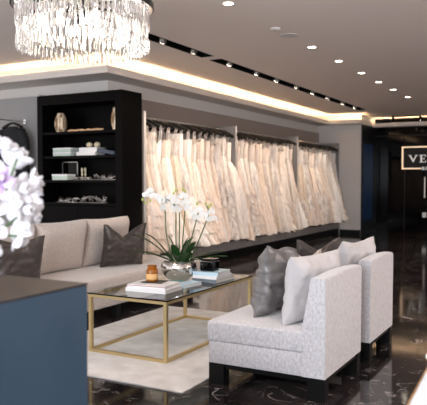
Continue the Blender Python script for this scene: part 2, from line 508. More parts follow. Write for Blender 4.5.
bm = bmesh.new(); lathe(bm, [(.115, -.002), (.11, -.010), (.02, -.014)], (-2.91, 7.11, CZ), 32)
tag(link('ceiling_speaker', bm, M['plastic_white'], smooth=40), 'large round flat white speaker grille in the ceiling', 'speaker')
bm = bmesh.new(); lathe(bm, [(.06, -.001), (.06, -.018), (.04, -.03)], (-2.91, 6.72, CZ), 24)
tag(link('smoke_detector', bm, M['plastic_white'], smooth=40), 'small round smoke detector on the ceiling beside the speaker', 'smoke detector')

t = thing('track_rail', 'thin dark spotlight rail below the ceiling near the framed sign', 'rail', (-3.3, 16.9, 3.05))
bm = bmesh.new(); box(bm, -4.05, -1.5, 16.87, 16.90, 3.05, 3.08); link('rail', bm, M['matte_black'], t)
for x in (-3.9, -2.0):
    bm = bmesh.new(); tube(bm, [(x, 16.885, 3.08), (x, 16.885, CZ)], .006, 6); link('hanger_rod', bm, M['matte_black'], t)
SPOT_W = 12
for x, w in ((-4.0, 'leftmost, beside the pale end wall'), (-3.31, 'right, directly above the framed sign')):
    spot_head((x, 16.885, 2.99), (x - .15, 17.5, 2.0), name='track_spotlight', r=.03, h=.1, bright=False,
              label='small black spotlight on the far rail, ' + w, group='spotlights on the far rail')

# ------------------------------------------------------------------ bookcase
BX0, BX1, BY0, BY1, BZ = -6.85, -5.3, 7.04, 7.5, 2.64
t = thing('bookcase', 'tall black bookcase with four open display shelves at the corner', 'bookcase', (-6.07, 7.25, 0))
bm = B(BX0, BX0 + .10, BY0, BY1, .08, 2.50); box(bm, BX1 - .12, BX1, BY0, BY1, .08, 2.50)
box(bm, BX0, BX1, BY0, BY1, 2.50, BZ); box(bm, BX0 + .1, BX1 - .12, BY1 - .02, BY1, .08, 2.50)
box(bm, BX0 + .05, BX1 - .05, BY0 + .03, BY1, 0, .08)
link('carcass', bm, M['black_wood'], t)
SH = [2.105, 1.76, 1.414, 1.089]
for z in SH:
    link('shelf', B(BX0 + .1, BX1 - .12, BY0 + .01, BY1 - .02, z - .035, z), M['black_wood'], t)
for i in range(2):
    x0 = BX0 + .1 + i * .665
    d = link('door', B(x0 + .003, x0 + .662, BY0 + .005, BY0 + .025, .09, 1.045), M['black_wood'], t)
    link('handle', B(x0 + (.60 if i == 0 else .04), x0 + (.62 if i == 0 else .06), BY0 - .015, BY0 + .005, .5, .7), M['matte_black'], d)


def dsk(name, x, z, label, r=.095, h=.29):
    bm = bmesh.new()
    n = 14
    prof = [(r * (.55 + .45 * math.sin(PI * (i + .7) / (n + .4))), h * i / n) for i in range(n + 1)]
    lathe(bm, prof, (x, 7.22, z), 28)
    t = link(name, bm, M['wood_gold'], smooth=30)
    return tag(t, label, 'vase', 'gilded vases on the top shelf')


dsk('fluted_vase', -6.555, SH[0], 'round gilded striped vase at the left of the top shelf')
dsk('fluted_vase', -5.555, SH[0], 'tall gilded vase at the far right of the top shelf', r=.06, h=.32)
bm = bmesh.new()
pts = [(-6.40 + i * .040, 7.2 + .012 * math.sin(i * 1.7), SH[0] + .022 + .008 * abs(math.sin(i * 2.3))) for i in range(17)]
tube(bm, pts, [.010 + .010 * abs(math.sin(i * 1.9 + .5)) for i in range(17)], 8)
tag(link('carved_ornament', bm, M['tan_wood'], smooth=60), 'long low tan carved ornament lying on the top shelf', 'ornament')


def rotz_bm(bm, ang, c):
    bmesh.ops.rotate(bm, verts=bm.verts, cent=c, matrix=Matrix.Rotation(ang, 3, 'Z'))
    return bm


# second shelf: two mint boxes, white books, two balls, navy folder
for k in range(2):
    z = SH[1] + k * .062
    t = thing('storage_box', ['lower', 'upper'][k] + ' pale mint lidded box in the pair on the second shelf', 'box', (-6.42, 7.2, z), 0, 'mint boxes on the second shelf')
    link('body', B(-6.60, -6.27, 7.1, 7.3, z, z + .04), M['mint'], t)
    link('lid', B(-6.605, -6.265, 7.095, 7.305, z + .04, z + .058, .004), M['paper'], t)


def book(x0, x1, y0, y1, z0, z1, cover, label, group=None, ang=0, name='book', band=None):
    c = ((x0 + x1) / 2, (y0 + y1) / 2, z0)
    t = thing(name, label, 'book', c, ang, group)
    hx, hy, h = (x1 - x0) / 2, (y1 - y0) / 2, z1 - z0
    e = min(.004, h * .15)
    bm = B(-hx, hx, -hy, hy, 0, e); box(bm, -hx, hx, -hy, hy, h - e, h); box(bm, -hx, hx, -hy, -hy + e, e, h - e)
    link('cover', bm, cover, t, local=True)
    link('pages', B(-hx + .004, hx - .004, -hy + e, hy - .005, e, h - e), M['book_pages'], t, local=True)
    if band:
        link('spine_band', B(-hx - .0005, hx + .0005, -hy - .001, -hy, h * .62, h * .78), band, t, local=True)
    return t


book(-6.16, -5.82, 7.1, 7.32, SH[1], SH[1] + .055, M['book_white'], 'lower white book under the other on the second shelf', 'white books on the second shelf')
book(-6.12, -5.80, 7.11, 7.31, SH[1] + .055, SH[1] + .115, M['book_white'], 'upper white book carrying two small balls on the second shelf', 'white books on the second shelf')
for i, x in enumerate((-6.0, -5.86)):
    bm = bmesh.new(); bmesh.ops.create_uvsphere(bm, u_segments=20, v_segments=12, radius=.048)
    bmesh.ops.scale(bm, vec=(1, 1, .85), verts=bm.verts)
    bmesh.ops.translate(bm, vec=(x, 7.2, SH[1] + .156), verts=bm.verts)
    tag(link('decorative_ball', bm, M['ivory_ball'], smooth=0), ['left', 'right'][i] + ' of two small gold balls on the white books', 'ball', 'gold balls on the white books')
bm = B(-.15, .15, -.1, .1, 0, .05, .004)
o = link('folded_folder', bm, M['navy']); o.location = (-5.64, 7.2, SH[1] + .025); o.rotation_euler = (0, R(9), 0)
tag(o, 'dark navy folder sloping off the white books on the second shelf', 'folder')

# third shelf: framed picture, mint box, beaded belts
t = thing('picture_frame', 'thin silver rectangular frame with dark centre on the third shelf', 'picture frame', (-6.42, 7.32, SH[2]))
bm = bmesh.new(); x0, x1, z0, z1 = -6.62, -6.32, SH[2], SH[2] + .27
for a in ((x0, x1, z0, z0 + .01), (x0, x1, z1 - .01, z1), (x0, x0 + .01, z0, z1), (x1 - .01, x1, z0, z1)): box(bm, a[0], a[1], 7.31, 7.33, a[2], a[3])
link('frame', bm, M['steel'], t); link('picture', B(x0 + .01, x1 - .01, 7.318, 7.326, z0 + .01, z1 - .01), M['black_glass'], t)
t = thing('storage_box', 'single pale mint box in front of the frame on the third shelf', 'box', (-6.48, 7.2, SH[2]))
link('body', B(-6.62, -6.34, 7.1, 7.28, SH[2], SH[2] + .055), M['mint'], t)
link('lid', B(-6.625, -6.335, 7.095, 7.285, SH[2] + .055, SH[2] + .085, .004), M['paper'], t)
for i, x in enumerate((-6.25, -6.19)):
    bm = bmesh.new(); lathe(bm, [(.012, 0), (.018, .02), (.010, .05), (.02, .09), (.012, .12)], (x, 7.33, SH[2] + .06), 14)
    lathe(bm, [(.02, 0), (.02, .01), (.006, .02), (.006, .06)], (x, 7.33, SH[2]), 14)
    tag(link('candlestick', bm, M['ivory_ball'], smooth=40), ['left', 'right'][i] + ' of two tiny pale candlesticks beside the silver frame', 'candlestick', 'candlesticks on the third shelf')


def beaded(x0, x1, z, seed, label, amp=.035, y=7.16):
    rnd = random.Random(seed); bm = bmesh.new()
    n = int((x1 - x0) / .012)
    for k in range(2):
        pts = [(x0 + (x1 - x0) * i / n, y + .05 * math.sin(i * .6 + k * 2) + .01 * rnd.random(), z + .012 + amp * abs(math.sin(i * .37 + k + seed)) * rnd.uniform(.6, 1)) for i in range(n + 1)]
        tube(bm, pts, [.006 + .007 * rnd.random() for _ in pts], 6)
    box(bm, x0, x1, y - .06, y + .06, z, z + .008)
    tag(link('beaded_belt', bm, M['jewel'], smooth=0), label, 'belt', 'beaded belts on the shelves')


beaded(-6.28, -5.93, SH[2], 1, 'small silver beaded belt in the middle of the third shelf', .03)
beaded(-5.90, -5.45, SH[2], 2, 'largest tangled silver beaded belt at the right of the third shelf', .07)
beaded(-6.55, -6.16, SH[3], 3, 'silver beaded belt at the left of the lowest open shelf', .06)
beaded(-6.12, -5.66, SH[3], 4, 'silver beaded belt in loops at the centre of the lowest open shelf', .09)

# ------------------------------------------------------------------ left alcove: divider, rails, jacket, robes
tag(link('divider_panel', B(-6.91, -6.865, 7.1, 7.465, 0, 2.68), M['unit_edge']), 'slim upright grey divider panel left of the black bookcase', 'panel')


def arm_rail(x, z, label, y0=6.75):
    t = thing('display_rail', label, 'rail', (x, 7.46, z))
    bm = bmesh.new(); tube(bm, [(x, y0, z), (x, 7.465, z)], .012, 10); link('bar', bm, M['chrome'], t, smooth=40)
    bm = bmesh.new(); tube(bm, [(x, 7.455, z), (x, 7.469, z)], .035, 16); link('wall_plate', bm, M['chrome'], t, smooth=40)


arm_rail(-7.52, 2.335, 'upper chrome rail sticking out of the grey wall above the black jacket', 6.9)
arm_rail(-7.24, 1.345, 'lower chrome rail sticking out behind the white flowers', 7.0)


def hanger_obj(x, y, z, w, label, group, ax='x', matn='hanger', hook=.06, drop=.075):
    """z is the centre of the rail"""
    t = thing('clothes_hanger', label, 'hanger', (x, y, z), 0 if ax == 'x' else PI / 2, group)
    bm = bmesh.new()
    pts = [(-w / 2, 0, -hook - drop), (-w / 4, 0, -hook - drop * .35), (0, 0, -hook), (w / 4, 0, -hook - drop * .35), (w / 2, 0, -hook - drop)]
    tube(bm, curve_pts(pts, 4), [.017 + .012 * abs(i - 8) / 8 for i in range(17)], 8)
    link('shoulder_bar', bm, M[matn], t, local=True, smooth=40)
    bm = bmesh.new()
    hk = [(0, 0, -hook)] + [(0, .017 * math.sin(a), .017 * math.cos(a)) for a in [R(d) for d in range(180, -100, -40)]]
    tube(bm, hk, .0035, 6)
    link('hook', bm, M['chrome'], t, local=True)
    return t


def garment(name, cx, cy, z1, z0, w1, w0, d, m, label, cat, sleeves=False, wob=.1, seed=0, point=0.):
    rnd = random.Random(seed); n = 36; rows = 22
    rings = []
    ph = rnd.random() * 6
    for k in range(rows + 1):
        f = k / rows; z = z1 + (z0 - z1) * f
        if f < .12: w = w1 * (.35 + .65 * math.sin(f / .12 * PI / 2))
        else: w = w1 + (w0 - w1) * ((f - .12) / .88)
        rg = []
        for i in range(n):
            a = 2 * PI * i / n
            mlt = 1 + wob * f * math.sin(5 * a + ph) + wob * .5 * f * math.sin(9 * a + ph * 2)
            zz = z - point * f * abs(math.cos(a)) * -1 * (1 if f > .8 else 0) * .3
            rg.append((cx + w / 2 * math.cos(a) * mlt, cy + d / 2 * math.sin(a) * mlt * (.6 + .4 * f), zz))
        rings.append(rg)
    t = thing(name, label, cat, (cx, cy, z1))
    bm = bmesh.new(); loft(bm, rings); link('body', bm, m, t, smooth=60)
    if sleeves:
        for s in (-1, 1):
            bm = bmesh.new()
            tube(bm, curve_pts([(cx + s * w1 * .38, cy, z1 - .06), (cx + s * w1 * .52, cy, z1 - .22), (cx + s * w1 * .58, cy - .01, z1 - .5), (cx + s * w1 * .56, cy, z1 - .72)], 5), [.06] * 3 + [.065] * 5 + [.055] * 8, 12)
            link('sleeve', bm, m, t, smooth=60)
    return t


hanger_obj(-7.52, 7.2, 2.352, .40, 'black hanger carrying the black jacket on the upper rail', None)
g = garment('jacket', -7.52, 7.2, 2.235, 1.35, .50, .48, .16, M['jacket'], 'black jacket hanging on the grey wall behind the white flowers', 'jacket', True)
link('logo_patch', B(-7.40, -7.33, 7.108, 7.118, 1.93, 1.95), M['steel'], g)
hanger_obj(-7.24, 7.12, 1.362, .26, 'black hanger carrying the blush pink robe on the lower rail', None)
garment('robe', -7.24, 7.12, 1.25, .56, .16, .30, .10, M['pink_cloth'], 'blush pink satin robe hanging left of the bookcase', 'robe', wob=.2, seed=3)
garment('robe', -7.03, 7.3, 1.30, .30, .20, .26, .10, M['floral'], 'grey and white floral lace robe between pink robe and bookcase', 'robe', wob=.12, seed=4)
hanger_obj(-7.03, 7.3, 1.417, .24, 'black hanger carrying the floral lace robe', None)
bm = bmesh.new(); tube(bm, [(-7.03, 7.12, 1.40), (-7.03, 7.465, 1.40)], .008, 8)
tag(link('display_rail', bm, M['chrome'], smooth=40), 'short chrome peg holding the floral robe beside the bookcase', 'rail')

# ------------------------------------------------------------------ wardrobe bays with gowns
FX, WX = -5.3, -5.868
BAY = [7.55, 10.485, 13.54, 16.5]
bayname = ['nearest', 'middle', 'farthest']
for i in range(3):
    y0, y1 = BAY[i], BAY[i + 1]
    a = y0 + (.0 if i else .07)
    t = thing('wardrobe_unit', '%s open grey wardrobe bay holding a row of wedding gowns' % bayname[i], 'wardrobe', ((FX + WX) / 2, (y0 + y1) / 2, 0))
    link('back_panel', B(WX, WX + .012, a, y1 - .05, .30, 2.38), M['unit'], t)
    link('base_plinth', B(WX + .012, FX, a, y1 - .005, .155, .30), M['unit'], t)
    link('toe_kick', B(WX + .012, FX - .012, a, y1 - .005, 0, .155), M['black'], t)
    p = link('side_panel', B(WX, FX - .006, y1 - .05, y1 - .005, .30, 2.40), M['unit'], t)
    link('edge_strip', B(FX - .006, FX, y1 - .05, y1 - .005, .30, 2.40), M['unit_edge'], p)
    if i == 0:
        p = link('side_panel', B(WX, FX - .006, y0 + .005, y0 + .05, .30, 2.40), M['unit'], t)
        link('edge_strip', B(FX - .006, FX + .002, y0 + .005, y0 + .05, .0, 2.40), M['unit_edge'], p)
    for k in range(1, 4):
        yy = y0 + (y1 - y0) * k / 4
        link('drawer_gap', B(FX, FX + .001, yy - .004, yy + .004, .16, .30), M['black'], t)
    bm = bmesh.new(); tube(bm, [(-5.52, (y0 + .051 if i == 0 else y0 - .004), 2.33), (-5.52, y1 - .051, 2.33)], .014, 10)
    link('rail', bm, M['chrome'], t, smooth=40)

NP = 72


def gown(x, y, idx, seed, label, group, aF, fullness):
    rnd = random.Random(seed)
    m = M['gown'][rnd.choice([0, 0, 1, 1, 2, 3, 4])]
    m2 = M['gown'][rnd.choice([0, 1, 3, 4])]
    rail = 2.33
    hang = rail - .075
    top = hang - rnd.uniform(.10, .28)
    bust = top - .10; waist = top - rnd.uniform(.25, .38)
    hem = rnd.uniform(.33, .46)
    aB = .25; bY = fullness
    full = rnd.uniform(.55, 1.3)
    lean = rnd.uniform(.02, .10)
    tw = rnd.uniform(-.05, .05)
    t = thing('wedding_gown', label, 'gown', (x, y, hang), 0, group)
    ph = [rnd.random() * 6.28 for _ in range(6)]; nf = rnd.choice([8, 9, 11, 13])
    wb = rnd.uniform(.13, .19); ww = wb - rnd.uniform(.01, .035)

    def sect(z, hw_f, hw_b, d, fold, sx=0, k=0.):
        out = []
        for i in range(NP):
            a = 2 * PI * i / NP
            s1 = abs(math.sin(nf * a / 2 + ph[0] + z * .6)) * 2 - 1     # sharp valleys, rounded ridges
            mlt = 1 + fold * (s1 * .55 + math.sin((nf + 6) * a + ph[1] + z) * .25 + math.sin(3 * a + ph[2] + z * 3) * .35 + math.sin(2.1 * nf * a + ph[3]) * .15)
            cx = math.cos(a); hw = hw_f if cx > 0 else hw_b
            px = sx + hw * cx * mlt
            px = max(px, -.325)
            out.append((px, d * math.sin(a) * mlt + tw * k, max(z, .315) - hang))
        return out
    rg = []
    neck = rnd.choice([.0, .03, .05])
    for k in range(9):
        f = k / 8; z = top + (waist - top) * f
        wv = wb + (ww - wb) * f
        s = sect(z, wv, wv, .040 + .018 * math.sin(f * PI) , .05 + .05 * f)
        if k == 0: s = [(p[0], p[1], p[2] + neck * math.cos(2 * p[0] / wv * PI) * .6) for p in s]
        rg.append(s)
    bm = bmesh.new(); loft(bm, rg); link('bodice', bm, m2, t, local=True, smooth=60)
    rows = 22

    def skirt_at(f, grow=0.):
        z = waist + .012 + (hem - waist - .012) * f
        e = f ** full
        return z, ww + (aF - ww) * e + grow, min(ww + (aB - ww) * e + grow, .27), .05 + (bY - .05) * (f ** .8) + grow * .4, .08 + .26 * f, lean * f
    rg = []
    for k in range(rows + 1):
        z, a_, b_, d_, fo, lx = skirt_at(k / rows)
        s = sect(z, a_, b_, d_, fo, lx, k / rows)
        if k >= rows - 1:
            q = .5 if k == rows - 1 else 1
            s = [(p[0], p[1], p[2] + q * (.022 * math.sin(i * 5 * 2 * PI / NP + ph[3]) + .016 * math.sin(i * 11 * 2 * PI / NP) - .05 * max(0, math.cos(i * 2 * PI / NP + ph[4] * .2)))) if p[2] > .37 - hang else p for i, p in enumerate(s)]
        rg.append(s)
    bm = bmesh.new(); loft(bm, rg); link('skirt', bm, m, t, local=True, smooth=60)
    kind = rnd.random()
    if kind < .35:      # tiered ruffles on the lower skirt
        for q in range(rnd.choice([3, 4, 5])):
            f0 = .96 - q * .13
            z, a_, b_, d_, fo, lx = skirt_at(f0)
            rg = []
            for kk in range(6):
                g_ = kk / 5
                rg.append(sect(z + .13 - .17 * g_, a_ + .004 + .035 * g_, min(b_, .27), d_ + .010 * g_, .12 + .22 * g_, lx, f0))
            bm = bmesh.new(); loft(bm, rg); link('ruffle', bm, m2, t, local=True, smooth=60)
    elif kind < .75:    # shorter sheer overskirt
        fe = rnd.uniform(.5, .85); rg = []
        for kk in range(12):
            z, a_, b_, d_, fo, lx = skirt_at(fe * kk / 11, .012)
            rg.append(sect(z + .01, a_, b_, d_, fo * 1.3, lx, fe * kk / 11))
        bm = bmesh.new(); loft(bm, rg); link('overskirt', bm, m2, t, local=True, smooth=60)
    for s in (-1, 1):
        bm = bmesh.new()
        xx = s * .10
        zt = top - hang - .02
        tube(bm, [(xx - .018, 0, zt), (s * .13 - .014, 0, -.02), (s * .13 + .014, 0, -.02), (xx + .018, 0, zt)], .006, 5)
        link('strap', bm, m2, t, local=True)
    return t


KIND = ['first', 'second', 'third', 'fourth', 'fifth', 'sixth', 'seventh', 'eighth', 'ninth', 'tenth', 'eleventh', 'twelfth', 'thirteenth', 'fourteenth', 'fifteenth']
sd = 100
for b in range(3):
    y0, y1 = BAY[b] + .20, BAY[b + 1] - .17
    n = 14
    for k in range(n):
        sd += 1
        y = y0 + (y1 - y0) * k / (n - 1) + random.uniform(-.02, .02)
        x = -5.52
        gown(x, y, k, sd, 'long ivory wedding gown hanging %s from the left in the %s bay' % (KIND[k], bayname[b]), 'wedding gowns in the %s bay' % bayname[b], random.uniform(.26, .44), random.uniform(.085, .12))
        h = hanger_obj(x, y, 2.3475, random.uniform(.42, .50), 'black hanger holding a gown in the %s bay' % bayname[b], 'black hangers in the %s bay' % bayname[b], hook=.045, drop=random.uniform(.08, .13))

# ------------------------------------------------------------------ rug
bm = B(-3.89, -2.2, 3.555, 5.98, 0, .012, .004)
tag(link('rug', bm, M['rug'], smooth=30), 'pale grey low-pile rug under the glass coffee table', 'rug')


# ------------------------------------------------------------------ cushions
def pillow(w, h, th, seed=0, dip=0., wr=.012, box_=2.6, crush=0., fold=0.):
    """x = width, z = height (0 at bottom), y = thickness"""
    rnd = random.Random(seed); n = 40
    bm = bmesh.new(); V = {}
    ofs = Vector((seed * 3.1, seed * 1.7, 0))
    for side in (-1, 1):
        for i in range(n + 1):
            for j in range(n + 1):
                if side == 1 and (i in (0, n) or j in (0, n)):
                    V[(side, i, j)] = V[(-1, i, j)]; continue
                u = -math.cos(PI * i / n); v = -math.cos(PI * j / n)
                tk = ((1 - abs(u) ** box_) ** .55) * ((1 - abs(v) ** box_) ** .55)
                px = u * w / 2 * (1 - .07 * (1 - v * v) * abs(u)); pz = v * h / 2 * (1 - .07 * (1 - u * u) * abs(v))
                if dip:
                    pz -= dip * max(0, 1 - abs(u) * 1.25) * max(0, (v + .2) / 1.2) ** 1.2
                nz = noise.noise(Vector((px * 9, pz * 5, side)) + ofs) + .5 * noise.noise(Vector((px * 18, pz * 22, side * 2)) + ofs)
                py = side * (th / 2 * tk + (wr * nz) * (tk > .05) * min(1, tk * 2))
                py += side * fold * noise.noise(Vector((px * 3 + pz * 5, pz * 24, side * 5)) + ofs) * min(1, tk * 2)
                pz += crush * noise.noise(Vector((px * 6, 0, pz * 6)) + ofs)
                V[(side, i, j)] = bm.verts.new((px, py, pz + h / 2))
    for side in (-1, 1):
        for i in range(n):
            for j in range(n):
                f = [V[(side, i, j)], V[(side, i + 1, j)], V[(side, i + 1, j + 1)], V[(side, i, j + 1)]]
                if len(set(f)) == 4: bm.faces.new(f)
    return bm


def put_cushion(name, bm, m, loc, rz, tilt, label, roll=0., group=None, piping=True, cat='cushion'):
    o = link(name, bm, m, smooth=0)
    o.location = loc
    o.rotation_euler = (Matrix.Rotation(rz, 3, 'Z') @ Matrix.Rotation(tilt, 3, 'X') @ Matrix.Rotation(roll, 3, 'Y')).to_euler()
    return tag(o, label, cat, group)


# ------------------------------------------------------------------ long sofa
SY0, SY1 = 3.75, 6.95
t = thing('sofa', 'long beige chenille sofa against the gown wall left of the coffee table', 'sofa', (-4.6, 5.3, 0))
link('base', B(-5.13, -4.03, SY0 + .01, SY1 - .01, .13, .29, .02, 3), M['sofa'], t, smooth=50)
link('seat_cushion', B(-5.10, -4.0, SY0, SY1, .285, .435, .045, 4), M['sofa'], t, smooth=60)
link('backrest', B(-5.15, -4.98, SY0, 6.30, .29, .80, .04, 4), M['sofa'], t, smooth=60)
for i in range(3):
    y = 4.33 + i * .785
    bm = pillow(.79, .56, .24, seed=40 + i, wr=.006, box_=7)
    o = link('back_cushion', bm, M['sofa'], t, local=True, smooth=0)
    o.rotation_euler = (Matrix.Rotation(PI / 2, 3, 'Z') @ Matrix.Rotation(R(10), 3, 'X')).to_euler()
    o.location = Vector((-4.80, y + .05, .425)) - t.location
for x in (-5.0, -4.12):
    for y in (SY0 + .12, (SY0 + SY1) / 2, SY1 - .12):
        link('leg', B(x - .035, x + .035, y - .035, y + .035, 0, .13), M['black'], t)

put_cushion('throw_pillow', pillow(.54, .50, .22, 5, dip=.15, wr=.03, fold=.014), M['taupe_cushion'], (-4.43, 5.86, .437), R(64), R(12),
            'dark taupe velvet pillow with pointed corners on the right of the long sofa')
put_cushion('throw_pillow', pillow(.52, .47, .20, 9, dip=.05, wr=.03, fold=.014), M['taupe_cushion'], (-4.42, 4.24, .437), R(74), R(12),
            'dark taupe velvet pillow at the left end of the long sofa, behind the counter')


# ------------------------------------------------------------------ slipper chairs
def slipper_chair(y0, y1, label):
    t = thing('slipper_chair', label, 'chair', (-1.74, (y0 + y1) / 2, 0), 0, 'armless chairs facing the long sofa')
    link('base', B(-2.155, -1.476, y0 + .001, y1 - .001, .15, .302, .008, 2), M['chair_fabric'], t, smooth=40)
    link('seat_cushion', B(-2.165, -1.45, y0 - .002, y1 + .002, .300, .44, .016, 3), M['chair_fabric'], t, smooth=40)
    # backrest: tapers upwards, gently arched top
    bm = bmesh.new(); n = 14; rings = []
    for k in range(n + 1):
        f = k / n; y = y0 + (y1 - y0) * f; zt = .785 + .014 * math.sin(PI * f) ** .8 if 0 < f < 1 else .785
        r = .018
        rings.append([(-1.318, y, .15), (-1.315, y, zt - r), (-1.315 - r * .4, y, zt - r * .3), (-1.315 - r, y, zt), (-1.40 + r, y, zt + .002), (-1.405 - r * .3, y, zt - r * .2), (-1.415, y, zt - r), (-1.475, y, .445), (-1.475, y, .15)])
    loft(bm, rings); link('backrest', bm, M['chair_fabric'], t, smooth=35)
    fr = bmesh.new(); box(fr, -2.135, -1.33, y0 + .02, y0 + .055, .115, .15); box(fr, -2.135, -1.33, y1 - .055, y1 - .02, .115, .15)
    box(fr, -2.135, -2.10, y0 + .055, y1 - .055, .115, .15); box(fr, -1.365, -1.33, y0 + .055, y1 - .055, .115, .15)
    link('plinth_frame', fr, M['black'], t)
    for x in (-2.153, -1.435):
        for y in (y0 + .004, y1 - .084):
            link('leg', B(x, x + .115, y, y + .08, 0, .1495), M['black'], t)
    return t


slipper_chair(3.83, 4.63, 'nearer armless slipper chair in silver grey chenille on black legs')
slipper_chair(4.88, 5.60, 'farther armless slipper chair in silver grey chenille, behind the nearer one')

put_cushion('throw_pillow', pillow(.66, .47, .20, 11, wr=.022, box_=3.2), M['white_cushion'], (-1.585, 4.25, .435), R(80), R(7),
            'large pale silver cushion leaning on the nearer chair back')
put_cushion('throw_pillow', pillow(.46, .50, .21, 21, wr=.035, dip=.02, crush=.05, fold=.02), M['silver_cushion'], (-1.90, 4.29, .435), R(84), R(12),
            'crumpled dark silver satin cushion in front of the pale cushion')
put_cushion('throw_pillow', pillow(.34, .44, .10, 25, wr=.02, dip=.06), M['beige_cushion'], (-1.73, 4.55, .44), R(72), R(4),
            'small beige satin cushion corner showing behind the silver cushion')
put_cushion('throw_pillow', pillow(.62, .49, .18, 31, wr=.022, box_=3.2, dip=.02), M['white_cushion'], (-1.575, 5.25, .435), R(82), R(7),
            'pale silver cushion leaning on the farther chair back')
put_cushion('throw_pillow', pillow(.48, .48, .14, 35, wr=.02, dip=.09), M['taupe_cushion'], (-1.86, 5.16, .44), R(60), R(5),
            'dark taupe pillow with a pointed top on the farther chair')

# ------------------------------------------------------------------ coffee table
TX0, TX1, TY0, TY1, TZ = -3.405, -2.65, 4.06, 5.56, .495
t = thing('coffee_table', 'rectangular glass coffee table with a slim brushed gold frame on the rug', 'table', ((TX0 + TX1) / 2, (TY0 + TY1) / 2, .012))
w = .028
for x in (TX0, TX1 - w):
    for y in (TY0, TY1 - w):
        link('leg', B(x, x + w, y, y + w, .012, TZ - .012), M['brass'], t)
for z0, z1, nm in ((.012, .036, 'lower_rail'), (TZ - .036, TZ - .012, 'upper_rail')):
    for y in (TY0, TY1 - w):
        link(nm, B(TX0 + w, TX1 - w, y + .001, y + w - .001, z0, z1), M['brass'], t)
    for x in (TX0, TX1 - w):
        link(nm, B(x + .001, x + w - .001, TY0 + w, TY1 - w, z0, z1), M['brass'], t)
link('glass_top', B(TX0 - .008, TX1 + .008, TY0 - .008, TY1 + .008, TZ - .0115, TZ, .002), M['glass'], t)
bm = bmesh.new()
box(bm, TX0 - .0095, TX1 + .0095, TY0 - .0095, TY0 - .0082, TZ - .011, TZ - .001)
box(bm, TX1 + .0082, TX1 + .0095, TY0 - .008, TY1 + .008, TZ - .011, TZ - .001)
link('glass_edge', bm, M['black_glass'], t)

# ------------------------------------------------------------------ things on the coffee table
book(-3.19, -2.81, 4.27, 4.55, TZ, TZ + .031, M['book_white'], 'thick white book at the bottom of the left stack on the coffee table', 'books in the left stack', R(3))
book(-3.18, -2.83, 4.28, 4.55, TZ + .031, TZ + .058, M['book_white'], 'white book with a red spine band, second in the left stack', 'books in the left stack', R(5), band=M['book_red'])
book(-3.12, -2.93, 4.38, 4.54, TZ + .058, TZ + .064, M['book_dark'], 'thin dark magazine on top of the left stack under the candle', 'books in the left stack', R(9), name='magazine')
book(-2.93, -2.80, 4.60, 4.85, TZ, TZ + .028, M['book_blue'], 'small pale blue book lying between the two stacks beside the planter', None, R(-6))
book(-2.95, -2.69, 4.93 - .06, 5.18, TZ, TZ + .034, M['book_grey'], 'grey book at the bottom of the right stack on the coffee table', 'books in the right stack', R(-4)).location.y += .08
book(-2.94, -2.69, 4.94, 5.22, TZ + .034, TZ + .062, M['book_white'], 'middle white book of the right stack beside the planter', 'books in the right stack', R(-2))
book(-2.95, -2.70, 4.95, 5.22, TZ + .062, TZ + .094, M['book_blue'], 'top pale blue book of the right stack under the black jar', 'books in the right stack', R(3))
# amber candle
cz = TZ + .064; cx, cy = -3.045, 4.45
t = thing('candle_jar', 'amber glass candle jar on the left stack of books', 'candle', (cx, cy, cz))
bm = bmesh.new(); lathe(bm, [(.042, 0), (.049, .006), (.050, .085), (.046, .10), (.038, .108), (.040, .126), (.043, .128), (.043, .134), (.036, .134), (.036, .115), (.0355, .10)], (cx, cy, cz), 32)
link('jar', bm, M['amber'], t, smooth=40)
bm = bmesh.new(); tube(bm, [(cx, cy, cz + .10), (cx, cy, cz + .128)], .002, 6); link('wick', bm, M['black'], t)
bm = bmesh.new(); lathe(bm, [(.0505, .02), (.0507, .021), (.0507, .065), (.0505, .066)], (cx, cy, cz), 32, False); link('paper_label', bm, M['wax'], t, smooth=40)
# black jar
jx, jy, jz = -2.84, 5.07, TZ + .094
t = thing('lidded_jar', 'square black glass jar with a lid on the right stack of books', 'jar', (jx, jy, jz))
link('jar', rotz_bm(B(jx - .065, jx + .065, jy - .065, jy + .065, jz, jz + .085, .008, 3), R(0), (jx, jy, jz)), M['black_glass'], t, smooth=40)
bm = bmesh.new(); box(bm, jx - .068, jx + .068, jy - .068, jy + .068, jz + .088, jz + .108, .006, 2); link('lid', bm, M['black_glass'], t, smooth=40)
link('band', B(jx - .066, jx + .066, jy - .066, jy + .066, jz + .085, jz + .088), M['steel'], t)

# planter bowl with orchids
px_, py_, pz_ = -3.10, 4.96, TZ
t = thing('planter_bowl', 'round silver mercury glass bowl holding the white orchids', 'bowl', (px_, py_, pz_))
k = .165
prof = [(.06, 0), (.085, .004), (.125, .035), (.155, .075), (.165, .115), (.158, .155), (.150, .165), (.152, .172), (.146, .172), (.143, .160), (.155, .12), (.14, .115)]
bm = bmesh.new(); lathe(bm, [(r, z + .002) for r, z in [(.098, .012)] + prof[2:]], (px_, py_, pz_), 40, False)
link('bowl', bm, M['silver'], t, smooth=50)
bm = bmesh.new(); lathe(bm, [(r, z + (.0 if z == 0 else .002)) for r, z in prof[:2]] + [(.097, .012), (.09, .02)], (px_, py_, pz_), 40)
link('bowl_foot', bm, M['teal'], t, smooth=50)
bm = bmesh.new(); lathe(bm, [(.1, .118), (.150, .125), (.142, .15), (.09, .165), (.02, .17)], (px_, py_, pz_), 30)
link('moss', bm, M['moss'], t, smooth=60)


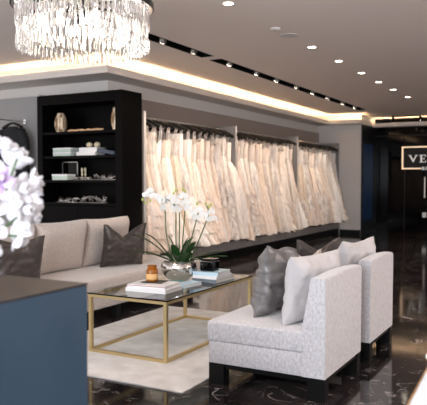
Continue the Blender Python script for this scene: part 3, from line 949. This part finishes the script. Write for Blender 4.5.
def orchid_leaf(t, base, ang, length, w, rise, drop):
    bm = bmesh.new(); n = 10; ca, sa = math.cos(ang), math.sin(ang)
    L = []; 
    for k in range(n + 1):
        f = k / n
        d = length * f; z = rise * math.sin(f * 1.25) / math.sin(1.25) - drop * f * f
        ww = w * math.sin(PI * (f * .92 + .08)) ** .7 * .5 if k < n else .003
        c = Vector((base[0] + ca * d, base[1] + sa * d, base[2] + z)); s = Vector((-sa, ca, 0))
        L.append([c - s * ww + Vector((0, 0, .25 * ww)), c + Vector((0, 0, -.002)), c + s * ww + Vector((0, 0, .25 * ww)), c + Vector((0, 0, -.006))])
    loft(bm, L); link('leaf', bm, M['leaf'], t, smooth=60)


def petal_bm(bm, c, u, v, nrm, length, width, thick=.002, cup=.15, n=6, mi=0):
    """flat rounded petal starting at c, along u"""
    rows = []
    for k in range(n + 1):
        f = k / n
        w = width * (math.sin(PI * min(.98, f * .85 + .12)) ** .75) * .5
        p = c + u * length * f + nrm * cup * length * (f * f)
        rows.append([p - v * w + nrm * cup * w, p + nrm * thick, p + v * w + nrm * cup * w, p - nrm * thick])
    rs = loft(bm, rows)
    return rs


def orchid_flower(t, c, facing, size, rnd):
    f = Vector(facing).normalized()
    up = Vector((0, 0, 1)); s = f.cross(up).normalized(); up = s.cross(f)
    bm = bmesh.new(); c = Vector(c)
    for a, L, Wd in ((90, 1, .75), (210, .95, .7), (330, .95, .7), (10, 1.05, 1.05), (170, 1.05, 1.05)):
        a = R(a + rnd.uniform(-6, 6)); d = s * math.cos(a) + up * math.sin(a); v = d.cross(f)
        petal_bm(bm, c, d, v, f, size * .92 * L * .5, size * Wd * .5, .0015, .12)
    fl = link('flower', bm, M['orchid_white'], t, smooth=60)
    bm = bmesh.new(); petal_bm(bm, c + f * .004, (f * .8 - up * .6).normalized(), s, up, size * .2, size * .14, .002, .2, 4)
    link('flower_lip', bm, M['orchid_lip'], fl, smooth=60)


def P(x, y, dy=0):   # plane of the orchids: metres from the bowl axis
    return (px_ + (x - 178) * .0108, py_ + dy, .662 + (262 - y) * .0091)


cdir = Vector((3.07, -5.04, .7)).normalized()


def orchid(label, base, stems, leaves, seed):
    rnd = random.Random(seed)
    t = thing('orchid', label, 'orchid', base, 0, 'orchids in the silver bowl')
    for ctrl, flowers, buds in stems:
        st = link('stem', (lambda b: (tube(b, curve_pts(ctrl, 6), .0055, 7), b)[1])(bmesh.new()), M['stem'], t, smooth=60)
        for c, sz in flowers:
            d = cdir + Vector((rnd.uniform(-.5, .5), rnd.uniform(-.3, .3), rnd.uniform(-.3, .25)))
            orchid_flower(t, c, d, sz, rnd)
        for c in buds:
            bm = bmesh.new(); bmesh.ops.create_uvsphere(bm, u_segments=8, v_segments=6, radius=.011)
            bmesh.ops.scale(bm, vec=(1, 1, 1.4), verts=bm.verts); bmesh.ops.translate(bm, vec=c, verts=bm.verts)
            link('bud', bm, M['bud'], t, smooth=0)
    for a in leaves: orchid_leaf(t, (base[0], base[1], base[2]), *a)


zt = TZ + .166
A_ = R(28.9)
orchid('left white orchid leaning left with a long arching flower spray', (px_ - .06, py_, zt),
       [([P(172, 262), P(165.5, 235), P(164, 210), P(160, 199), P(151, 193), P(143, 197)],
         [(P(146, 195, -.02), .085), (P(151, 191, -.03), .08), (P(154, 196, -.03), .085), (P(159, 197, -.04), .08), (P(163, 200, -.04), .085)], [P(141, 200), P(144, 203), P(149, 201)])],
       [(R(209), .37, .06, .27, .02), (R(203), .27, .05, .28, .02), (R(198), .40, .05, .12, .03), (R(262), .16, .07, .12, .03)], 1)
orchid('middle white orchid with a dense cluster of blooms on three stems', (px_, py_ - .01, zt),
       [([P(176, 262), P(175, 235), P(175, 212), P(172, 203), P(166, 199)], [(P(165, 201, -.02), .095), (P(170, 197, .0), .085), (P(164, 208, -.03), .08), (P(172, 207, .02), .09)], [P(173, 193), P(175, 190)]),
        ([P(178, 262), P(178.5, 238), P(178.5, 212), P(177, 204)], [(P(176, 201, -.03), .10), (P(178, 209, -.03), .095), (P(180, 196, .01), .08)], []),
        ([P(181, 262), P(182, 238), P(184, 210), P(183, 200), P(178, 194)], [(P(185, 203, -.02), .10), (P(183, 196, 0), .085), (P(187, 208, 0), .085)], [P(184, 191), P(182, 189)])],
       [(R(225), .10, .085, .25, .0), (R(300), .18, .09, .10, .02), (R(60), .16, .09, .22, .0), (R(20), .10, .08, .23, .0), (R(270), .10, .085, .17, .0)], 2)
orchid('right white orchid leaning right towards the gowns', (px_ + .06, py_, zt),
       [([P(184, 262), P(189, 243), P(195, 220), P(197, 212)], [(P(193, 213, -.01), .075), (P(198, 209, .0), .075), (P(196, 217, -.02), .075), (P(201, 214, 0), .07)], [P(196, 203)]),
        ([P(188, 262), P(196, 243), P(204, 222), P(207, 212), P(205, 205)], [(P(204, 214, -.02), .08), (P(209, 211, .01), .075), (P(207, 218, .0), .075), (P(212, 217, 0), .07)], [P(204, 203), P(207, 206), P(209, 204)])],
       [(R(29), .36, .07, .12, .02), (R(15), .40, .05, .09, .02), (R(-50), .2, .11, .12, .01), (R(345), .15, .085, .21, .01)], 3)


# ------------------------------------------------------------------ chandelier
CX_, CY_, CZ0 = -3.188, 3.763, 2.371
RR = .487
t = thing('chandelier', 'large round crystal chandelier with a black rim hanging from the ceiling', 'chandelier', (CX_, CY_, 2.7))
bm = bmesh.new()
for zr, ro, ri in ((2.688, .525, .455),):
    lathe(bm, [(ri, zr), (ro, zr), (ro, zr + .035), (ri, zr + .035), (ri, zr)], (CX_, CY_, 0), 72, False)
link('top_ring', bm, M['black'], t, smooth=40)
bm = bmesh.new(); lathe(bm, [(.44, 2.682), (.515, 2.682), (.515, 2.688), (.44, 2.688)], (CX_, CY_, 0), 72, False); link('inner_ring', bm, M['chrome'], t, smooth=40)
for a in (0, 60, 120):
    bm = bmesh.new(); c, s = math.cos(R(a)) * .46, math.sin(R(a)) * .46
    tube(bm, [(CX_ - c, CY_ - s, 2.70), (CX_ + c, CY_ + s, 2.70)], .01, 8); link('cross_bar', bm, M['black'], t)
bm = bmesh.new(); tube(bm, [(CX_, CY_, 2.69), (CX_, CY_, 3.09)], .012, 10); link('stem', bm, M['black'], t)
bm = bmesh.new(); lathe(bm, [(.07, 3.09), (.08, 3.10), (.08, CZ)], (CX_, CY_, 0), 24); link('canopy', bm, M['black'], t, smooth=40)
for k in range(8):
    a = 2 * PI * k / 8 + .2; x, y = CX_ + .31 * math.cos(a), CY_ + .31 * math.sin(a)
    bm = bmesh.new(); tube(bm, [(x, y, 2.60), (x, y, 2.70)], .014, 10); so = link('bulb_socket', bm, M['chrome'], t, smooth=40)
    bm = bmesh.new(); bmesh.ops.create_uvsphere(bm, u_segments=12, v_segments=8, radius=.026); bmesh.ops.scale(bm, vec=(1, 1, 1.5), verts=bm.verts)
    bmesh.ops.translate(bm, vec=(x, y, 2.57), verts=bm.verts); link('bulb', bm, M['bulb'], so, smooth=0)
l = bpy.data.lights.new('chandelier_glow', 'POINT'); l.energy = 8; l.color = (1, .86, .72); l.shadow_soft_size = .12
lo = bpy.data.objects.new('chandelier_glow', l); COL.objects.link(lo); lo.location = (CX_, CY_, 2.53)

rnd = random.Random(5)


def drop_bm(bm, x, y, ztop, L, r, ang):
    # elongated three-sided/hexagonal prism with a pointed foot
    n = 6
    def rg(rr, z): return [(x + rr * math.cos(2 * PI * i / n + ang), y + rr * .6 * math.sin(2 * PI * i / n + ang), z) for i in range(n)]
    loft(bm, [rg(.001, ztop), rg(r, ztop - r), rg(r, ztop - L + r * 2.4), rg(.0015, ztop - L)])


rings_ = [(RR, 2.682, .15, 84, .0095), (RR - .012, 2.555, .115, 80, .0105), (RR - .004, 2.455, .095, 80, .0105),
          (RR - .06, 2.690, .12, 64, .0095), (RR - .06, 2.57, .12, 64, .010), (RR - .065, 2.46, .105, 64, .010),
          (RR - .15, 2.685, .14, 40, .012), (RR - .15, 2.54, .12, 40, .012)]
all_d = []
for ri, (rad, zt_, L, n, r) in enumerate(rings_):
    for k in range(n):
        a = 2 * PI * (k + .5 * (ri % 2)) / n
        x, y = CX_ + rad * math.cos(a), CY_ + rad * math.sin(a)
        near = (x * -.483 + y * .875)
        all_d.append(((ri > 2, near), x, y, zt_ + rnd.uniform(-.006, .006), L * rnd.uniform(.95, 1.08), r * rnd.uniform(.9, 1.1), a + rnd.uniform(-.5, .5)))
all_d.sort(key=lambda q: q[0])
for q in all_d[:100]:
    bm = bmesh.new(); drop_bm(bm, *q[1:]); link('crystal_drop', bm, M['crystal'], t)
bm = bmesh.new()
for q in all_d[100:]: drop_bm(bm, *q[1:])
o = link('crystal_drop', bm, M['crystal'], t); o['kind'] = 'stuff'

# ------------------------------------------------------------------ counter in the foreground
t = thing('reception_counter', 'slate blue counter with a dark top in the left foreground', 'counter', (-2.0, 1.2, 0))
link('body', B(-2.75, -1.440, .55, 1.711, 0, 1.043, .004), M['counter_blue'], t)
link('worktop', B(-2.752, -1.438, .548, 1.713, 1.043, 1.05, .002), M['counter_top'], t)

vx, vy = -1.60, 1.33
bm = bmesh.new(); lathe(bm, [(.05, 0), (.055, .01), (.05, .06), (.035, .12), (.045, .16), (.04, .16), (.03, .12), (.03, .11)], (vx, vy, 1.05), 28)
tag(link('flower_vase', bm, M['silver'], smooth=50), 'silver vase on the counter under the white flowers, left foreground', 'vase')
t = thing('flower_arrangement', 'large blurred bunch of white and lilac flowers on the counter', 'flowers', (vx, vy, 1.17))
rnd = random.Random(12)
cen = Vector((-1.555, 1.37, 1.350))
heads = []
tries = 0
right = Vector((.875, .483, 0)); fw = Vector((-.483, .875, 0))
while len(heads) < 34 and tries < 4000:
    tries += 1
    d = Vector((rnd.gauss(0, 1), rnd.gauss(0, 1), rnd.gauss(0, 1))).normalized()
    if d.z < -.95: continue
    p = cen + Vector((d.x * .145, d.y * .145, d.z * .165))
    if all((p - q[0]).length > .052 for q in heads): heads.append((p, d))
for i, (p, d) in enumerate(heads):
    bm = bmesh.new()
    s = d.orthogonal().normalized(); u = d.cross(s)
    lil = rnd.random() < .10
    rot = rnd.random() * 6
    for ringi, (np_, tilt, L, Wd) in enumerate(((5, .25, .050, .040), (4, 1.0, .036, .03))):
        for k in range(np_):
            a = rot + ringi * .6 + 2 * PI * k / np_
            dd = (s * math.cos(a) + u * math.sin(a)); v = dd.cross(d)
            dirr = (dd * math.cos(tilt) + d * math.sin(tilt)).normalized(); nn = v.cross(dirr).normalized()
            if nn.dot(d) < 0: nn = -nn
            Lp = L * rnd.uniform(.9, 1.15)
            pts_ = [p + dirr * Lp * f + nn * .25 * Lp * f * f for f in (0, .1, .3, .5, .7, .85, .95, 1)]
            wd = [.15, .45, .8, 1, .98, .8, .5, .15]
            loft(bm, [[c + v * (Wd * .5 * w_) * math.cos(q) + nn * (.007 * w_) * math.sin(q) for q in [2 * PI * z_ / 10 for z_ in range(10)]] for c, w_ in zip(pts_, wd)])
    link('blossom', bm, M['petal_lilac'] if lil else M['petal'], t, smooth=60)
for k in range(7):
    q = heads[k * 4][0]
    bm = bmesh.new(); tube(bm, [(vx, vy, 1.13), ((vx + q.x) / 2, (vy + q.y) / 2, 1.24), tuple(q)], .004, 6); link('flower_stem', bm, M['stem'], t)

# ------------------------------------------------------------------ white display table at the right edge
t = thing('display_table', 'white lacquered table corner with a thin gold edge at the lower right', 'table', (.1, 1.9, 0))
pts = [(-.432, 2.62), (-.363, 1.30), (.6, 1.25), (.6, 2.62)]
bm = bmesh.new()
a = [bm.verts.new((x, y, .725)) for x, y in pts]; b = [bm.verts.new((x, y, .75)) for x, y in pts]
bm.faces.new(a); bm.faces.new(b)
for i in range(4): bm.faces.new((a[i], a[(i + 1) % 4], b[(i + 1) % 4], b[i]))
link('tabletop', bm, M['white_lacquer'], t)
bm = bmesh.new(); p0, p1 = Vector((-.432, 2.62, .738)), Vector((-.363, 1.30, .738))
tube(bm, [p0 + Vector((-.004, 0, 0)), p1 + Vector((-.004, 0, 0))], .008, 8); link('gold_edge', bm, M['gold'], t)
for x, y in ((-.3, 1.38), (-.38, 2.5), (.5, 1.38), (.5, 2.5)):
    link('leg', B(x - .02, x + .02, y - .02, y + .02, 0, .725), M['gold'], t)

bm = bmesh.new(); box(bm, -.10, .10, -.07, .07, 0, .016, .002)
o = link('white_card', bm, M['paper']); o.location = (-.325, 2.42, .75); o.rotation_euler = (0, 0, R(35))
tag(o, 'white card stack with its corner poking over the white table edge, right border', 'card')
